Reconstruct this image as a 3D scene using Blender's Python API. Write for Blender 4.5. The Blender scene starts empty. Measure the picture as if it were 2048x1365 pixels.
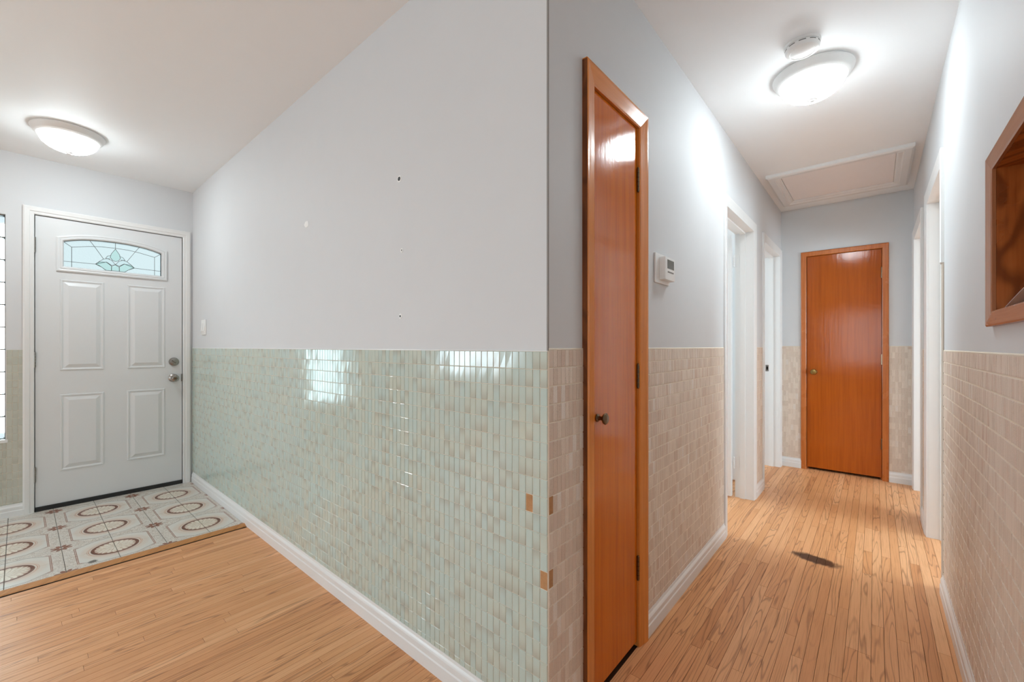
import bpy, bmesh, math, random
from mathutils import Vector, Matrix

# ------------------------------------------------------------------ camera, world, lights, exposure
sc = bpy.context.scene
COL = sc.collection
FPX, CX, CY, YAW, CAMH = 845.5, 1024.0, 693.8, math.radians(40.6355), 1.1413
cam_d = bpy.data.cameras.new('camera'); cam = bpy.data.objects.new('camera', cam_d); COL.objects.link(cam)
cam.location = (0, 0, CAMH); cam.rotation_euler = (math.pi/2, 0, YAW)
cam_d.sensor_width = 36; cam_d.lens = FPX*36/2048; cam_d.shift_y = (CY-682.5)/2048; cam_d.clip_start = .02
sc.camera = cam

w = bpy.data.worlds.new('sky'); sc.world = w; w.use_nodes = True
bg = w.node_tree.nodes['Background']; bg.inputs[0].default_value = (.87, .96, 1.0, 1); bg.inputs[1].default_value = .54
w.cycles.sampling_method = 'NONE'

vs = sc.view_settings
vs.view_transform = 'Standard'; vs.look = 'None'; vs.gamma = 1; vs.use_curve_mapping = False
vs.exposure = 0.90
LAMP_HALL, LAMP_FOYER = 35.0, 34.0
DAY = (.71, .89, 1.0)

def area(name, loc, rot, sx, sy, energy, col=DAY, spread=math.pi):
    d = bpy.data.lights.new(name, 'AREA'); d.shape = 'RECTANGLE'; d.size = sx; d.size_y = sy
    d.energy = energy; d.color = col; d.spread = spread
    o = bpy.data.objects.new(name, d); COL.objects.link(o); o.location = loc; o.rotation_euler = rot
    return o
R90 = math.pi/2
# daylight entering through the windows of the house (living room, rooms off the hall), plus one added fill
area('daylight_picture_window', (-4.44, -2.55, 1.35), (0, -R90+math.radians(28), 0), 1.36, 1.56, 56)
area('fill_light_back', (.2, -4.06, 1.35), (R90-math.radians(20), 0, 0), 2.16, 1.36, 19)  # added fill; this window is invented to light the hall
area('daylight_glass_block', (-4.62, -.29, 1.27), (0, -R90, 0), 1.45, .44, 10, (.72, .95, 1.0))
area('daylight_room_right', (3.16, 3.2, 1.35), (0, R90, 0), 1.3, 1.5, 48)
area('daylight_room_left', (-3.16, 3.4, 1.35), (0, -R90, 0), 1.3, 1.5, 31)

# ------------------------------------------------------------------ helpers
random.seed(7)
RND = random.Random(11)

def srgb(r, g, b):
    f = lambda c: (c/255/12.92) if c/255 <= .04045 else ((c/255+.055)/1.055)**2.4
    return (f(r), f(g), f(b), 1)

class NT:
    def __init__(s, name):
        s.m = bpy.data.materials.new(name); s.m.use_nodes = True
        s.t = s.m.node_tree; s.b = s.t.nodes['Principled BSDF']; s.out = s.t.nodes['Material Output']
    def n(s, typ, props=None, **ins):
        nd = s.t.nodes.new('ShaderNode'+typ)
        for k, v in (props or {}).items(): setattr(nd, k, v)
        for k, v in ins.items():
            key = int(k[1:]) if k[0] == 'i' and k[1:].isdigit() else k.replace('_', ' ')
            s.set(nd.inputs[key], v)
        return nd
    def set(s, sock, v):
        if isinstance(v, bpy.types.NodeSocket): s.t.links.new(v, sock)
        else: sock.default_value = v
    def math(s, op, a, b=0.0, c=None, clamp=False):
        nd = s.n('Math', {'operation': op, 'use_clamp': clamp}, i0=a, i1=b)
        if c is not None: s.set(nd.inputs[2], c)
        return nd.outputs[0]
    def pos(s):
        g = s.n('NewGeometry').outputs['Position']; x = s.n('SeparateXYZ', i0=g); return g, x.outputs[0], x.outputs[1], x.outputs[2]
    def comb(s, x, y, z): return s.n('CombineXYZ', i0=x, i1=y, i2=z).outputs[0]
    def noise(s, vec, scale, detail=2.0, rough=.5, dist=0.0):
        return s.n('TexNoise', Vector=vec, Scale=scale, Detail=detail, Roughness=rough, Distortion=dist).outputs['Fac']
    def ramp(s, f, *stops):
        nd = s.n('ValToRGB', i0=f); cr = nd.color_ramp
        while len(cr.elements) < len(stops): cr.elements.new(.5)
        for e, (p, c) in zip(cr.elements, stops):
            e.position = p; e.color = c if isinstance(c, tuple) else (c, c, c, 1)
        return nd.outputs[0]
    def mix(s, f, a, b, blend='MIX'):
        nd = s.n('Mix', {'data_type': 'RGBA', 'blend_type': blend}); s.set(nd.inputs[0], f); s.set(nd.inputs[6], a); s.set(nd.inputs[7], b)
        return nd.outputs[2]
    def smooth(s, x, lo, hi):      # 0 at lo, 1 at hi
        nd = s.n('MapRange', {'interpolation_type': 'SMOOTHSTEP'}, i0=x, i1=lo, i2=hi, i3=0.0, i4=1.0); return nd.outputs[0]
    def attr(s, name): return s.n('Attribute', {'attribute_name': name}).outputs['Fac']
    def bump(s, h, strength=.2, dist=.002):
        s.set(s.b.inputs['Normal'], s.n('Bump', Strength=strength, Distance=dist, Height=h).outputs[0])
    def base(s, c=None, rough=None, spec=None, **kw):
        if c is not None: s.set(s.b.inputs['Base Color'], c)
        if rough is not None: s.set(s.b.inputs['Roughness'], rough)
        if spec is not None: s.set(s.b.inputs['Specular IOR Level'], spec)
        for k, v in kw.items(): s.set(s.b.inputs[k.replace('_', ' ')], v)
        return s.m

def paint(name, col, rough=.55, var=.03, spec=.3, bump=.05, scale=9):
    t = NT(name); g, x, y, z = t.pos(); f = t.noise(g, scale, 4, .6)
    d = tuple(max(0, c*(1-var)) for c in col[:3])+(1,)
    t.bump(t.noise(g, 260, 2), bump, .0006)
    return t.base(t.mix(f, d, col), rough, spec)

# ------------------------------------------------------------------ materials
M = {}
M['wall'] = paint('wall_paint_grey', srgb(216, 217, 218), .62, .03, .25)
M['ceiling'] = paint('ceiling_paint_white', srgb(246, 248, 249), .6, .02, .3)
M['white'] = paint('white_gloss_paint', srgb(231, 230, 228), .3, .03, .45)
M['door_white'] = paint('front_door_white', srgb(222, 223, 223), .35, .02, .45, .03)
M['plastic'] = paint('white_plastic', srgb(238, 238, 236), .35, .01, .5, .0)
M['hatch'] = paint('hatch_panel_paint', srgb(246, 242, 241), .6, .03)
M['patch'] = paint('spackle_white', srgb(246, 246, 244), .8, .02)
M['mid_grey'] = paint('mid_grey_paint', srgb(150, 146, 142), .7, .05)
M['tan_strip'] = paint('strip_tan', srgb(196, 184, 170), .6, .1, .3, .1, 30)
M['dark'] = paint('unlit_black', srgb(26, 22, 20), .8, .1)  # near-black colour stands for missing light in closets and latch hole
M['rubber'] = paint('black_rubber_sweep', srgb(46, 46, 46), .5, .2, .4)
M['screen'] = paint('lcd_grey', srgb(88, 90, 84), .2, .05, .5, 0)
M['grout'] = paint('grout_cream', srgb(236, 222, 204), .8, .12, .3, .2, 25)
M['grout_beige'] = paint('grout_beige', srgb(244, 232, 214), .8, .1, .3, .2, 25)
M['grout_grey'] = paint('grout_grey', srgb(150, 146, 140), .8, .1, .3, .2, 25)
M['seam'] = paint('floor_seam', srgb(84, 52, 28), .8, .2)
M['plaster'] = paint('exposed_adhesive', srgb(214, 160, 112), .8, .55, .2, .4, 60)

def metal(name, col, rough):
    t = NT(name); g, *_ = t.pos()
    return t.base(t.mix(t.noise(g, 60), tuple(c*.8 for c in col[:3])+(1,), col), rough, Metallic=1.0)
M['nickel'] = metal('brushed_nickel', srgb(176, 172, 166), .25)
M['hinge'] = metal('worn_hinge_steel', srgb(150, 146, 140), .4)
M['brass'] = metal('aged_brass', srgb(170, 140, 84), .28)
M['bronze'] = metal('dark_bronze', srgb(120, 100, 78), .25)
M['lead'] = metal('lead_came', srgb(120, 118, 116), .45)

def green_tile(name, ca, cb, cbrown, rough=.10):
    t = NT(name); g, x, y, z = t.pos(); r = t.attr('rnd')
    big = t.noise(g, 1.3, 2)
    v = t.comb(t.math('MULTIPLY', t.math('ADD', x, y), 60), r, t.math('MULTIPLY', z, 14))
    st = t.noise(v, 1.0, 3)
    c = t.mix(t.smooth(t.math('ADD', t.math('MULTIPLY', r, .6), t.math('MULTIPLY', big, .5)), .15, .85), ca, cb)
    zf = t.math('FRACT', t.math('DIVIDE', t.math('SUBTRACT', 1.128, z), .051))
    r2 = t.math('FRACT', t.math('MULTIPLY', r, 7.37))
    edge = t.math('MULTIPLY', t.smooth(zf, .25, 1.0), t.smooth(r2, .55, .95))
    top = t.math('MULTIPLY', t.smooth(zf, .6, .0), t.smooth(r2, .3, .05))
    br = t.math('ADD', t.math('MULTIPLY', t.math('ADD', edge, top), .55), t.math('MULTIPLY', t.smooth(st, .55, .85), .22), clamp=True)
    c = t.mix(br, c, cbrown)
    t.bump(t.noise(v, 1.2, 1), .12, .001)
    return t.base(c, rough, .5)
M['green_tile'] = green_tile('glazed_green_tile', srgb(198, 204, 190), srgb(190, 206, 199), srgb(172, 164, 148))
M['grey_tile'] = green_tile('glazed_grey_tile', srgb(196, 196, 184), srgb(184, 186, 174), srgb(180, 174, 160), .2)

def beige_tile():
    t = NT('ribbed_beige_tile'); g, x, y, z = t.pos(); r = t.attr('rnd')
    s = t.math('ADD', x, y)
    v = t.comb(t.math('MULTIPLY', s, 260), t.math('MULTIPLY', r, 30), t.math('MULTIPLY', z, 6))
    rib = t.noise(v, 1.0, 3, .6)
    fl = t.noise(t.comb(t.math('MULTIPLY', s, 420), t.math('MULTIPLY', r, 9), t.math('MULTIPLY', z, 330)), 1.0, 2)
    r2 = t.math('FRACT', t.math('MULTIPLY', r, 5.71))
    c = t.ramp(r, (0, srgb(216, 199, 183)), (.35, srgb(224, 208, 192)), (.7, srgb(232, 218, 203)), (.9, srgb(212, 188, 170)), (1, srgb(236, 228, 219)))
    c = t.mix(t.math('MULTIPLY', t.smooth(rib, .5, .75), .42), c, srgb(190, 168, 149))
    c = t.mix(t.math('MULTIPLY', t.math('MULTIPLY', t.smooth(fl, .5, .7), t.smooth(r2, .45, .6)), .38), c, srgb(178, 155, 136))
    t.bump(t.math('ADD', rib, t.math('MULTIPLY', fl, .7)), .6, .0012)
    return t.base(c, .45, .4)
M['beige_tile'] = beige_tile()

def oak():
    t = NT('oak_strip_floor'); g, x, y, z = t.pos(); r = t.attr('rnd'); r2 = t.math('FRACT', t.math('MULTIPLY', r, 9.13))
    off = t.math('MULTIPLY', r, 61.0)
    base = t.ramp(r, (0, srgb(218, 155, 104)), (.3, srgb(229, 168, 118)), (.6, srgb(221, 157, 107)), (.85, srgb(236, 178, 129)), (1, srgb(202, 136, 86)))
    # cathedral figure: contour lines of a stretched noise field
    v = t.comb(t.math('MULTIPLY', x, 13), t.math('MULTIPLY', y, .85), off)
    f = t.noise(v, 1.0, 2.0, .42, .1)
    ln = t.math('PINGPONG', t.math('MULTIPLY', f, 30.0), 1.0)
    fig = t.math('MULTIPLY', t.smooth(ln, .34, .0), t.smooth(r2, .30, .55))
    # straight open grain
    v2 = t.comb(t.math('MULTIPLY', x, 300), t.math('MULTIPLY', y, 5), off)
    gr = t.noise(v2, 1.0, 3, .6)
    c = t.mix(t.math('MULTIPLY', t.smooth(gr, .47, .74), .52), base, srgb(176, 114, 64))
    brk = t.noise(t.comb(t.math('MULTIPLY', x, 90), t.math('MULTIPLY', y, 20), off), 1.0, 2)
    c = t.mix(t.math('MULTIPLY', fig, t.math('ADD', .22, t.math('MULTIPLY', brk, .55))), c, srgb(124, 70, 34))
    # broad wear
    c = t.mix(t.math('MULTIPLY', t.smooth(t.noise(g, 2.2, 4, .6), .45, .75), .16), c, srgb(190, 130, 82))
    # burn-like stain in the middle of the hall
    n = t.noise(t.comb(t.math('MULTIPLY', x, 46), t.math('MULTIPLY', y, 16), 3.0), 1.0, 3)
    dx = t.math('DIVIDE', t.math('ADD', x, .243), .122); dy = t.math('DIVIDE', t.math('SUBTRACT', t.math('ADD', y, t.math('MULTIPLY', x, .12)), 2.748), .058)
    d = t.math('ADD', t.math('SQRT', t.math('ADD', t.math('MULTIPLY', dx, dx), t.math('MULTIPLY', dy, dy))), t.math('MULTIPLY', t.math('SUBTRACT', n, .5), .7))
    c = t.mix(t.math('MULTIPLY', t.smooth(d, 1.05, .6), .93), c, srgb(52, 24, 8))
    # dirt close to the far door frames
    t.bump(t.math('SUBTRACT', 1.0, t.math('MULTIPLY', gr, .5)), .12, .0006)
    return t.base(c, t.math('ADD', .34, t.math('MULTIPLY', gr, .14)), .4)
M['oak'] = oak()

def varnished(name, ca, cb, cdark, axis='z', rough=.13, streak=1.0, cath=.0):
    t = NT(name); g, x, y, z = t.pos(); r = t.attr('rnd')
    s = t.math('ADD', x, y)
    if axis == 'z': v = t.comb(t.math('MULTIPLY', s, 70), r, t.math('MULTIPLY', z, 2.5))
    else: v = t.comb(t.math('MULTIPLY', z, 70), r, t.math('MULTIPLY', s, 2.5))
    f = t.noise(v, 1.0, 4, .6)
    c = t.mix(t.smooth(f, .3, .7), ca, cb)
    c = t.mix(t.math('MULTIPLY', t.smooth(f, .6, .8), .5*streak), c, cdark)
    if cath:
        q = t.comb(t.math('MULTIPLY', s, 12), r, t.math('MULTIPLY', z, 4.5))
        ff = t.noise(q, 1.0, 1, .4, .6)
        ln = t.math('PINGPONG', t.math('MULTIPLY', ff, 9), 1.0)
        c = t.mix(t.math('MULTIPLY', t.smooth(ln, .2, .9), cath), c, cdark)
    sp = t.noise(g, 85, 2)
    c = t.mix(t.math('MULTIPLY', t.smooth(sp, .72, .78), .5), c, cdark)
    n2 = t.noise(g, 40, 3)
    t.bump(t.math('ADD', t.math('MULTIPLY', n2, .6), f), .09, .003)
    rr = t.math('ADD', rough, t.math('MULTIPLY', t.smooth(t.noise(g, 5, 4), .4, .8), .06))
    return t.base(c, rr, .32)
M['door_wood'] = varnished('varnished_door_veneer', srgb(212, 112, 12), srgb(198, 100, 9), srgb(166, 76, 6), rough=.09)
M['far_door_wood'] = varnished('door_veneer_dimmed', srgb(176, 86, 16), srgb(162, 76, 11), srgb(140, 62, 8), rough=.10)  # door veneer darkened in colour to offset the hall lamp's light on it
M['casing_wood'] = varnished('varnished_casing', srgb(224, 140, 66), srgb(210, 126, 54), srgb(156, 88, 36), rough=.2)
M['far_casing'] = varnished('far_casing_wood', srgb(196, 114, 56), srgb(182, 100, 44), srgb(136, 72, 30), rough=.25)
M['worn_edge'] = varnished('worn_dark_edge', srgb(132, 74, 34), srgb(112, 58, 24), srgb(72, 34, 12), rough=.4, cath=.5)
M['casing_wood_h'] = varnished('varnished_casing_across', srgb(224, 142, 70), srgb(210, 128, 58), srgb(158, 90, 40), axis='s', rough=.2)
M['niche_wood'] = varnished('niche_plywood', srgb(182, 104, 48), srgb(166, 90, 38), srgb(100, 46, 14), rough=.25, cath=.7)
M['niche_frame'] = varnished('niche_frame_wood', srgb(176, 118, 80), srgb(162, 104, 68), srgb(128, 78, 48), rough=.22)
M['niche_frame_h'] = varnished('niche_frame_wood_across', srgb(176, 118, 80), srgb(162, 104, 68), srgb(128, 78, 48), axis='s', rough=.22)
M['strip_wood'] = varnished('oak_threshold', srgb(196, 138, 84), srgb(182, 124, 72), srgb(140, 88, 46), rough=.35)

def foyer_tile():
    t = NT('patterned_foyer_tile'); g, x, y, z = t.pos()
    P = .4035
    def wrap(c, c0):
        return t.math('SUBTRACT', t.math('MULTIPLY', t.math('FRACT', t.math('ADD', t.math('DIVIDE', t.math('SUBTRACT', c, c0), P), .5)), P), P/2)
    dx = wrap(x, -3.674); dy = wrap(y, .3555)
    ax = t.math('ABSOLUTE', dx); ay = t.math('ABSOLUTE', dy)
    rr = t.math('SQRT', t.math('ADD', t.math('MULTIPLY', dx, dx), t.math('MULTIPLY', dy, dy)))
    ang = t.math('ARCTAN2', dx, dy)
    fx = t.math('SUBTRACT', P/2, ax); fy = t.math('SUBTRACT', P/2, ay)
    rf = t.math('SQRT', t.math('ADD', t.math('MULTIPLY', fx, fx), t.math('MULTIPLY', fy, fy)))
    n1 = t.noise(g, 14, 4, .6); n2 = t.noise(g, 150, 2, .5, .8)
    cream = t.mix(n1, srgb(214, 204, 192), srgb(226, 220, 210))
    # scroll filigree between the octagons
    scroll = t.math('PINGPONG', t.math('MULTIPLY', n2, 9), 1.0)
    outside = t.mix(t.math('MULTIPLY', t.smooth(scroll, .45, .05), .75), cream, srgb(124, 104, 88))
    leaf = t.smooth(t.noise(g, 55, 2), .55, .62)
    outside = t.mix(t.math('MULTIPLY', leaf, .30), outside, srgb(176, 150, 130))
    # small flower on the lattice corners
    petal = t.math('ABSOLUTE', t.math('SINE', t.math('MULTIPLY', t.math('ARCTAN2', fx, fy), 4)))
    fl = t.math('MULTIPLY', t.smooth(t.math('SUBTRACT', rf, t.math('ADD', .022, t.math('MULTIPLY', petal, .024))), .002, -.002), t.smooth(rf, .006, .012))
    outside = t.mix(t.math('MULTIPLY', fl, .95), outside, srgb(132, 78, 52))
    # octagon
    ch = t.math('MULTIPLY', t.math('ADD', ax, t.math('MULTIPLY', ay, .69)), .153/.2226)
    oc = t.math('MAXIMUM', t.math('MAXIMUM', ch, ay), t.math('MULTIPLY', ax, .153/.172))
    pink = t.mix(t.smooth(rr, .155, .13), srgb(212, 207, 198), srgb(212, 198, 184))
    inside = t.mix(t.math('MULTIPLY', n1, .35), pink, cream)
    c = t.mix(t.smooth(oc, .1515, .1535), inside, outside)
    side = t.smooth(t.math('SUBTRACT', ay, ax), -.01, .02)
    line = t.smooth(t.math('ABSOLUTE', t.math('SUBTRACT', oc, .1525)), .0022, .0012)
    line2 = t.math('MULTIPLY', t.smooth(t.math('ABSOLUTE', t.math('SUBTRACT', oc, .158)), .0022, .0012), side)
    c = t.mix(t.math('MULTIPLY', t.math('MAXIMUM', line, line2), .85), c, t.mix(side, srgb(120, 112, 104), srgb(140, 84, 58)))
    # medallion
    ring = t.smooth(t.math('ABSOLUTE', t.math('SUBTRACT', rr, .0930)), .0092, .0062)
    halo = t.smooth(t.math('ABSOLUTE', t.math('SUBTRACT', rr, .109)), .0028, .0012)
    halo2 = t.smooth(t.math('ABSOLUTE', t.math('SUBTRACT', rr, .1155)), .0022, .001)
    lobes = t.math('ABSOLUTE', t.math('SINE', t.math('MULTIPLY', ang, 10)))
    scal = t.smooth(t.math('SUBTRACT', rr, t.math('ADD', .066, t.math('MULTIPLY', lobes, .020))), -.003, .003)
    pet = t.math('MULTIPLY', t.smooth(t.math('ABSOLUTE', t.math('SINE', t.math('MULTIPLY', ang, 8))), .45, .1), t.smooth(rr, .085, .04))
    med = t.mix(t.math('MULTIPLY', pet, .75), srgb(226, 216, 200), srgb(140, 104, 78))
    med = t.mix(t.math('MULTIPLY', t.smooth(t.noise(g, 80, 2), .5, .6), .35), med, srgb(188, 160, 130))
    med = t.mix(t.math('MULTIPLY', scal, .72), med, srgb(150, 98, 72))
    c = t.mix(t.smooth(rr, .100, .098), c, med)
    c = t.mix(t.math('MULTIPLY', ring, .95), c, t.mix(n1, srgb(92, 46, 22), srgb(120, 64, 36)))
    c = t.mix(t.math('MULTIPLY', halo, .6), c, srgb(190, 118, 70))
    c = t.mix(t.math('MULTIPLY', halo2, .6), c, srgb(196, 150, 120))
    # dark smudge
    q = t.math('SQRT', t.math('ADD', t.math('POWER', t.math('ADD', x, 3.13), 2.0), t.math('POWER', t.math('SUBTRACT', y, .252), 2.0)))
    c = t.mix(t.math('MULTIPLY', t.smooth(t.math('ADD', q, t.math('MULTIPLY', n2, .02)), .034, .022), .9), c, srgb(72, 66, 58))
    return t.base(c, .3, .45)
M['foyer_tile'] = foyer_tile()

def glass_mat(name, col, rough, bump, scale, ior=1.45, trans=1.0):
    t = NT(name); g, *_ = t.pos()
    t.bump(t.noise(g, scale, 2), bump, .004)
    return t.base(col, rough, .5, Transmission_Weight=trans, IOR=ior)
M['lite_glass'] = glass_mat('frosted_lite_glass', srgb(232, 244, 244), .35, .5, 120, 1.1)
M['bevel_glass'] = glass_mat('teal_bevel_glass', srgb(196, 232, 222), .2, .2, 60, 1.2)
M['block_glass'] = glass_mat('glass_block', srgb(222, 240, 246), .3, .7, 70, 1.1)
M['pane_glass'] = glass_mat('clear_pane', srgb(250, 252, 252), .0, .0, 10, 1.01)

def lamp_mat(name, strength):
    t = NT(name); nz = t.n('SeparateXYZ', i0=t.n('NewGeometry').outputs['Normal']).outputs[2]
    down = t.math('POWER', t.math('MAXIMUM', t.math('MULTIPLY', nz, -1.0), 0.0), 1.25)   # the bulb sits above the bottom of the bowl
    return t.base(srgb(250, 246, 236), .3, .5, Emission_Color=(.855, .955, 1, 1), Emission_Strength=t.math('ADD', 2.2, t.math('MULTIPLY', down, strength)))
M['bowl_hall'] = lamp_mat('lit_bowl_hall', LAMP_HALL)
M['bowl_foyer'] = lamp_mat('lit_bowl_foyer', LAMP_FOYER)

# ------------------------------------------------------------------ mesh builders
ORIG = {}
def wpos(o): return ORIG.get(o.name, Vector((0, 0, 0)))
class MB:
    def __init__(s): s.v = []; s.f = []; s.a = []
    def add(s, vs, fs, rnd=None):
        n = len(s.v); s.v += [tuple(q) for q in vs]; s.f += [tuple(i+n for i in f) for f in fs]
        s.a += [rnd if rnd is not None else 0.5]*len(vs); return s
    def box(s, x0, x1, y0, y1, z0, z1, rnd=None):
        vs = [(x, y, z) for x in (x0, x1) for y in (y0, y1) for z in (z0, z1)]
        return s.add(vs, [(0, 1, 3, 2), (4, 6, 7, 5), (0, 4, 5, 1), (2, 3, 7, 6), (0, 2, 6, 4), (1, 5, 7, 3)], rnd)
    def cbox(s, x0, x1, y0, y1, z0, z1, c=.003):      # box with chamfered edges
        bm = bmesh.new(); bmesh.ops.create_cube(bm, size=1)
        for q in bm.verts: q.co = Vector(((x0+x1)/2+q.co.x*(x1-x0), (y0+y1)/2+q.co.y*(y1-y0), (z0+z1)/2+q.co.z*(z1-z0)))
        bmesh.ops.bevel(bm, geom=bm.edges[:], offset=c, segments=2, affect='EDGES', profile=.6)
        bm.verts.index_update(); s.add([q.co[:] for q in bm.verts], [[q.index for q in f.verts] for f in bm.faces]); bm.free(); return s
    def lathe(s, prof, mat, seg=32):                   # prof [(r, h)], axis = local z of mat
        vs = []; fs = []
        for r, h in prof:
            for k in range(seg):
                a = 2*math.pi*k/seg; vs.append(mat @ Vector((r*math.cos(a), r*math.sin(a), h)))
        for i in range(len(prof)-1):
            for k in range(seg):
                k2 = (k+1) % seg; fs.append((i*seg+k, i*seg+k2, (i+1)*seg+k2, (i+1)*seg+k))
        if prof[0][0] > 1e-6: fs.append(tuple(reversed(range(seg))))
        if prof[-1][0] > 1e-6: fs.append(tuple((len(prof)-1)*seg+k for k in range(seg)))
        return s.add(vs, fs)
    def sweep(s, A, B):                                # two matching rings of points -> closed solid
        n = len(A); fs = [(i, (i+1) % n, n+(i+1) % n, n+i) for i in range(n)]
        fs += [tuple(reversed(range(n))), tuple(range(n, 2*n))]
        return s.add(list(A)+list(B), fs)
    def build(s, name, mat, parent=None, origin=None, smooth=False):
        me = bpy.data.meshes.new(name)
        o0 = Vector(origin) if origin is not None else (wpos(parent) if parent else Vector((0, 0, 0)))
        me.from_pydata([tuple(Vector(q)-o0) for q in s.v], [], s.f); me.update()
        bm = bmesh.new(); bm.from_mesh(me); bmesh.ops.recalc_face_normals(bm, faces=bm.faces[:]); bm.to_mesh(me); bm.free()
        at = me.attributes.new('rnd', 'FLOAT', 'POINT')
        at.data.foreach_set('value', [float(q) for q in s.a])
        me.materials.append(mat)
        if smooth:
            for p_ in me.polygons: p_.use_smooth = True
            me.set_sharp_from_angle(angle=math.radians(35))
        o = bpy.data.objects.new(name, me); COL.objects.link(o)
        ORIG[o.name] = o0
        if parent is not None: o.parent = parent; o.location = o0-wpos(parent)
        else: o.location = o0
        return o

def tag(o, label, cat, kind=None, group=None):
    o['label'] = label; o['category'] = cat
    if kind: o['kind'] = kind
    if group: o['group'] = group
    return o
def empty(name, loc, label, cat, kind=None, group=None):
    o = bpy.data.objects.new(name, None); COL.objects.link(o); o.location = loc; o.empty_display_size = .05
    ORIG[o.name] = Vector(loc); return tag(o, label, cat, kind, group)
def struct(name, mb, mat, label, cat): return tag(mb.build(name, mat), label, cat, 'structure')

class Plane:       # a wall face: point = o + s*S + z*Z + d*N
    def __init__(s, o, S, N): s.o = Vector(o); s.S = Vector(S); s.N = Vector(N)
    def __call__(s, q, z, d=0.0): return s.o+s.S*q+Vector((0, 0, z))+s.N*d
    def box(s, mb, s0, s1, z0, z1, d0, d1, rnd=None):
        vs = [s(a, z, d) for a in (s0, s1) for z in (z0, z1) for d in (d0, d1)]
        return mb.add(vs, [(0, 1, 3, 2), (4, 6, 7, 5), (0, 4, 5, 1), (2, 3, 7, 6), (0, 2, 6, 4), (1, 5, 7, 3)], rnd)
    def mat(s, q, z, d=0.0):       # matrix with local z along the normal
        X = s.S; Z = s.N; Y = Z.cross(X); m = Matrix.Identity(4)
        for i in range(3): m[i][0] = X[i]; m[i][1] = Y[i]; m[i][2] = Z[i]
        m.translation = s(q, z, d); return m

XF, YG, XL, XR, YE, H = -4.365, .9523, -.6854, .2421, 4.783, 2.44
T = .12
FRONT = Plane((XF, 0, 0), (0, 1, 0), (1, 0, 0))
ENTRY = Plane((0, YG, 0), (1, 0, 0), (0, -1, 0))
LEFT = Plane((XL, 0, 0), (0, 1, 0), (1, 0, 0))
RIGHT = Plane((XR, 0, 0), (0, 1, 0), (-1, 0, 0))
END = Plane((0, YE, 0), (1, 0, 0), (0, -1, 0))

def px(P):
    d = Vector(P)-Vector((0, 0, CAMH))
    z = -math.sin(YAW)*d.x+math.cos(YAW)*d.y
    if z < .05: return None
    r = math.cos(YAW)*d.x+math.sin(YAW)*d.y
    return (CX+FPX*r/z, CY-FPX*d.z/z)
def pxarea(pts):
    q = [px(p_) for p_ in pts]
    if any(k is None for k in q): return 0
    q = [(min(max(a, -20), 2068), min(max(b, -20), 1385)) for a, b in q]
    return abs(sum(q[i][0]*q[(i+1) % len(q)][1]-q[(i+1) % len(q)][0]*q[i][1] for i in range(len(q))))/2

# ------------------------------------------------------------------ the shell
def wall_with_holes(P, s0, s1, holes, z1=H, th=T):
    mb = MB(); cur = s0
    for a, b, lo, hi in sorted(holes):
        if a > cur: P.box(mb, cur, a, 0, z1, -th, 0)
        if lo > 0: P.box(mb, a, b, 0, lo, -th, 0)
        if hi < z1: P.box(mb, a, b, hi, z1, -th, 0)
        cur = b
    if cur < s1: P.box(mb, cur, s1, 0, z1, -th, 0)
    return mb

floor = struct('floor', MB().box(-4.6, 3.4, -4.3, 5.7, -.09, -.012), M['seam'], 'narrow strip oak floor running from the entry room into the hallway', 'floor')
struct('ceiling', MB().box(-4.6, 3.4, -4.3, 5.7, H, H+.08), M['ceiling'], 'flat white painted ceiling over entry and hallway', 'ceiling')
wall_front = struct('wall_front', wall_with_holes(FRONT, -4.12, 1.08, [(.055, .895, 0, 2.06), (-.525, -.06, .525, 2.02), (-3.33, -1.77, .67, 2.03)]), M['wall'], 'grey wall with the white front door and glass block window', 'wall')
wall_entry = struct('wall_entry', MB().box(XF, XL, YG, YG+T, 0, H), M['wall'], 'long grey wall with green glazed tile wainscot', 'wall')
wall_left = struct('wall_left', wall_with_holes(LEFT, YG+T, YE+T, [(1.175, 1.55, 0, 1.99), (2.78, 3.56, 0, 2.015), (3.92, 4.70, 0, 2.015)]), M['wall'], 'left hallway wall with wooden closet door and thermostat', 'wall')
wall_right = struct('wall_right', wall_with_holes(RIGHT, YG, YE+T, [(2.81, 3.555, 0, 2.015), (3.92, 4.645, 0, 2.015), (1.26, 1.685, 1.223, 1.622)]), M['wall'], 'right hallway wall with the wooden niche', 'wall')
wall_end = struct('wall_end', wall_with_holes(END, XL, XR, [(-.502, .065, 0, 1.998)]), M['wall'], 'grey wall closing the far end of the hallway', 'wall')
mb = MB().box(-4.49, -.88, -4.12, -4.0, 0, H).box(1.28, 1.72, -4.12, -4.0, 0, H).box(-.88, 1.28, -4.12, -4.0, 0, .67).box(-.88, 1.28, -4.12, -4.0, 2.03, H)
struct('wall_back', mb, M['wall'], 'grey living room wall behind the camera', 'wall')
struct('wall_side', MB().box(1.6, 1.72, -4.0, YG, 0, H).box(XR+T, 1.72, YG, YG+T, 0, H), M['wall'], 'grey living room wall right of the camera', 'wall')
mb = MB().box(-3.3, -3.2, 1.8, 5.0, 0, H).box(-3.2, -.805, 4.903, 5.0, 0, H).box(-3.2, -.805, 1.8, 1.9, 0, H)
struct('wall_bedroom_left', mb, M['white'], 'white walls of the room behind the left hallway doorways', 'wall')
mb = MB().box(3.2, 3.3, 1.8, 5.0, 0, H).box(.362, 3.2, 4.903, 5.0, 0, H).box(.362, 3.2, 1.8, 1.9, 0, H)
struct('wall_bedroom_right', mb, M['white'], 'white walls of the room behind the right hallway doorways', 'wall')
mb = MB().box(-1.35, -.806, 1.075, 1.1, 0, H).box(-1.35, -.806, 1.7, 1.73, 0, H).box(-1.38, -1.35, 1.075, 1.73, 0, H)
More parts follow.
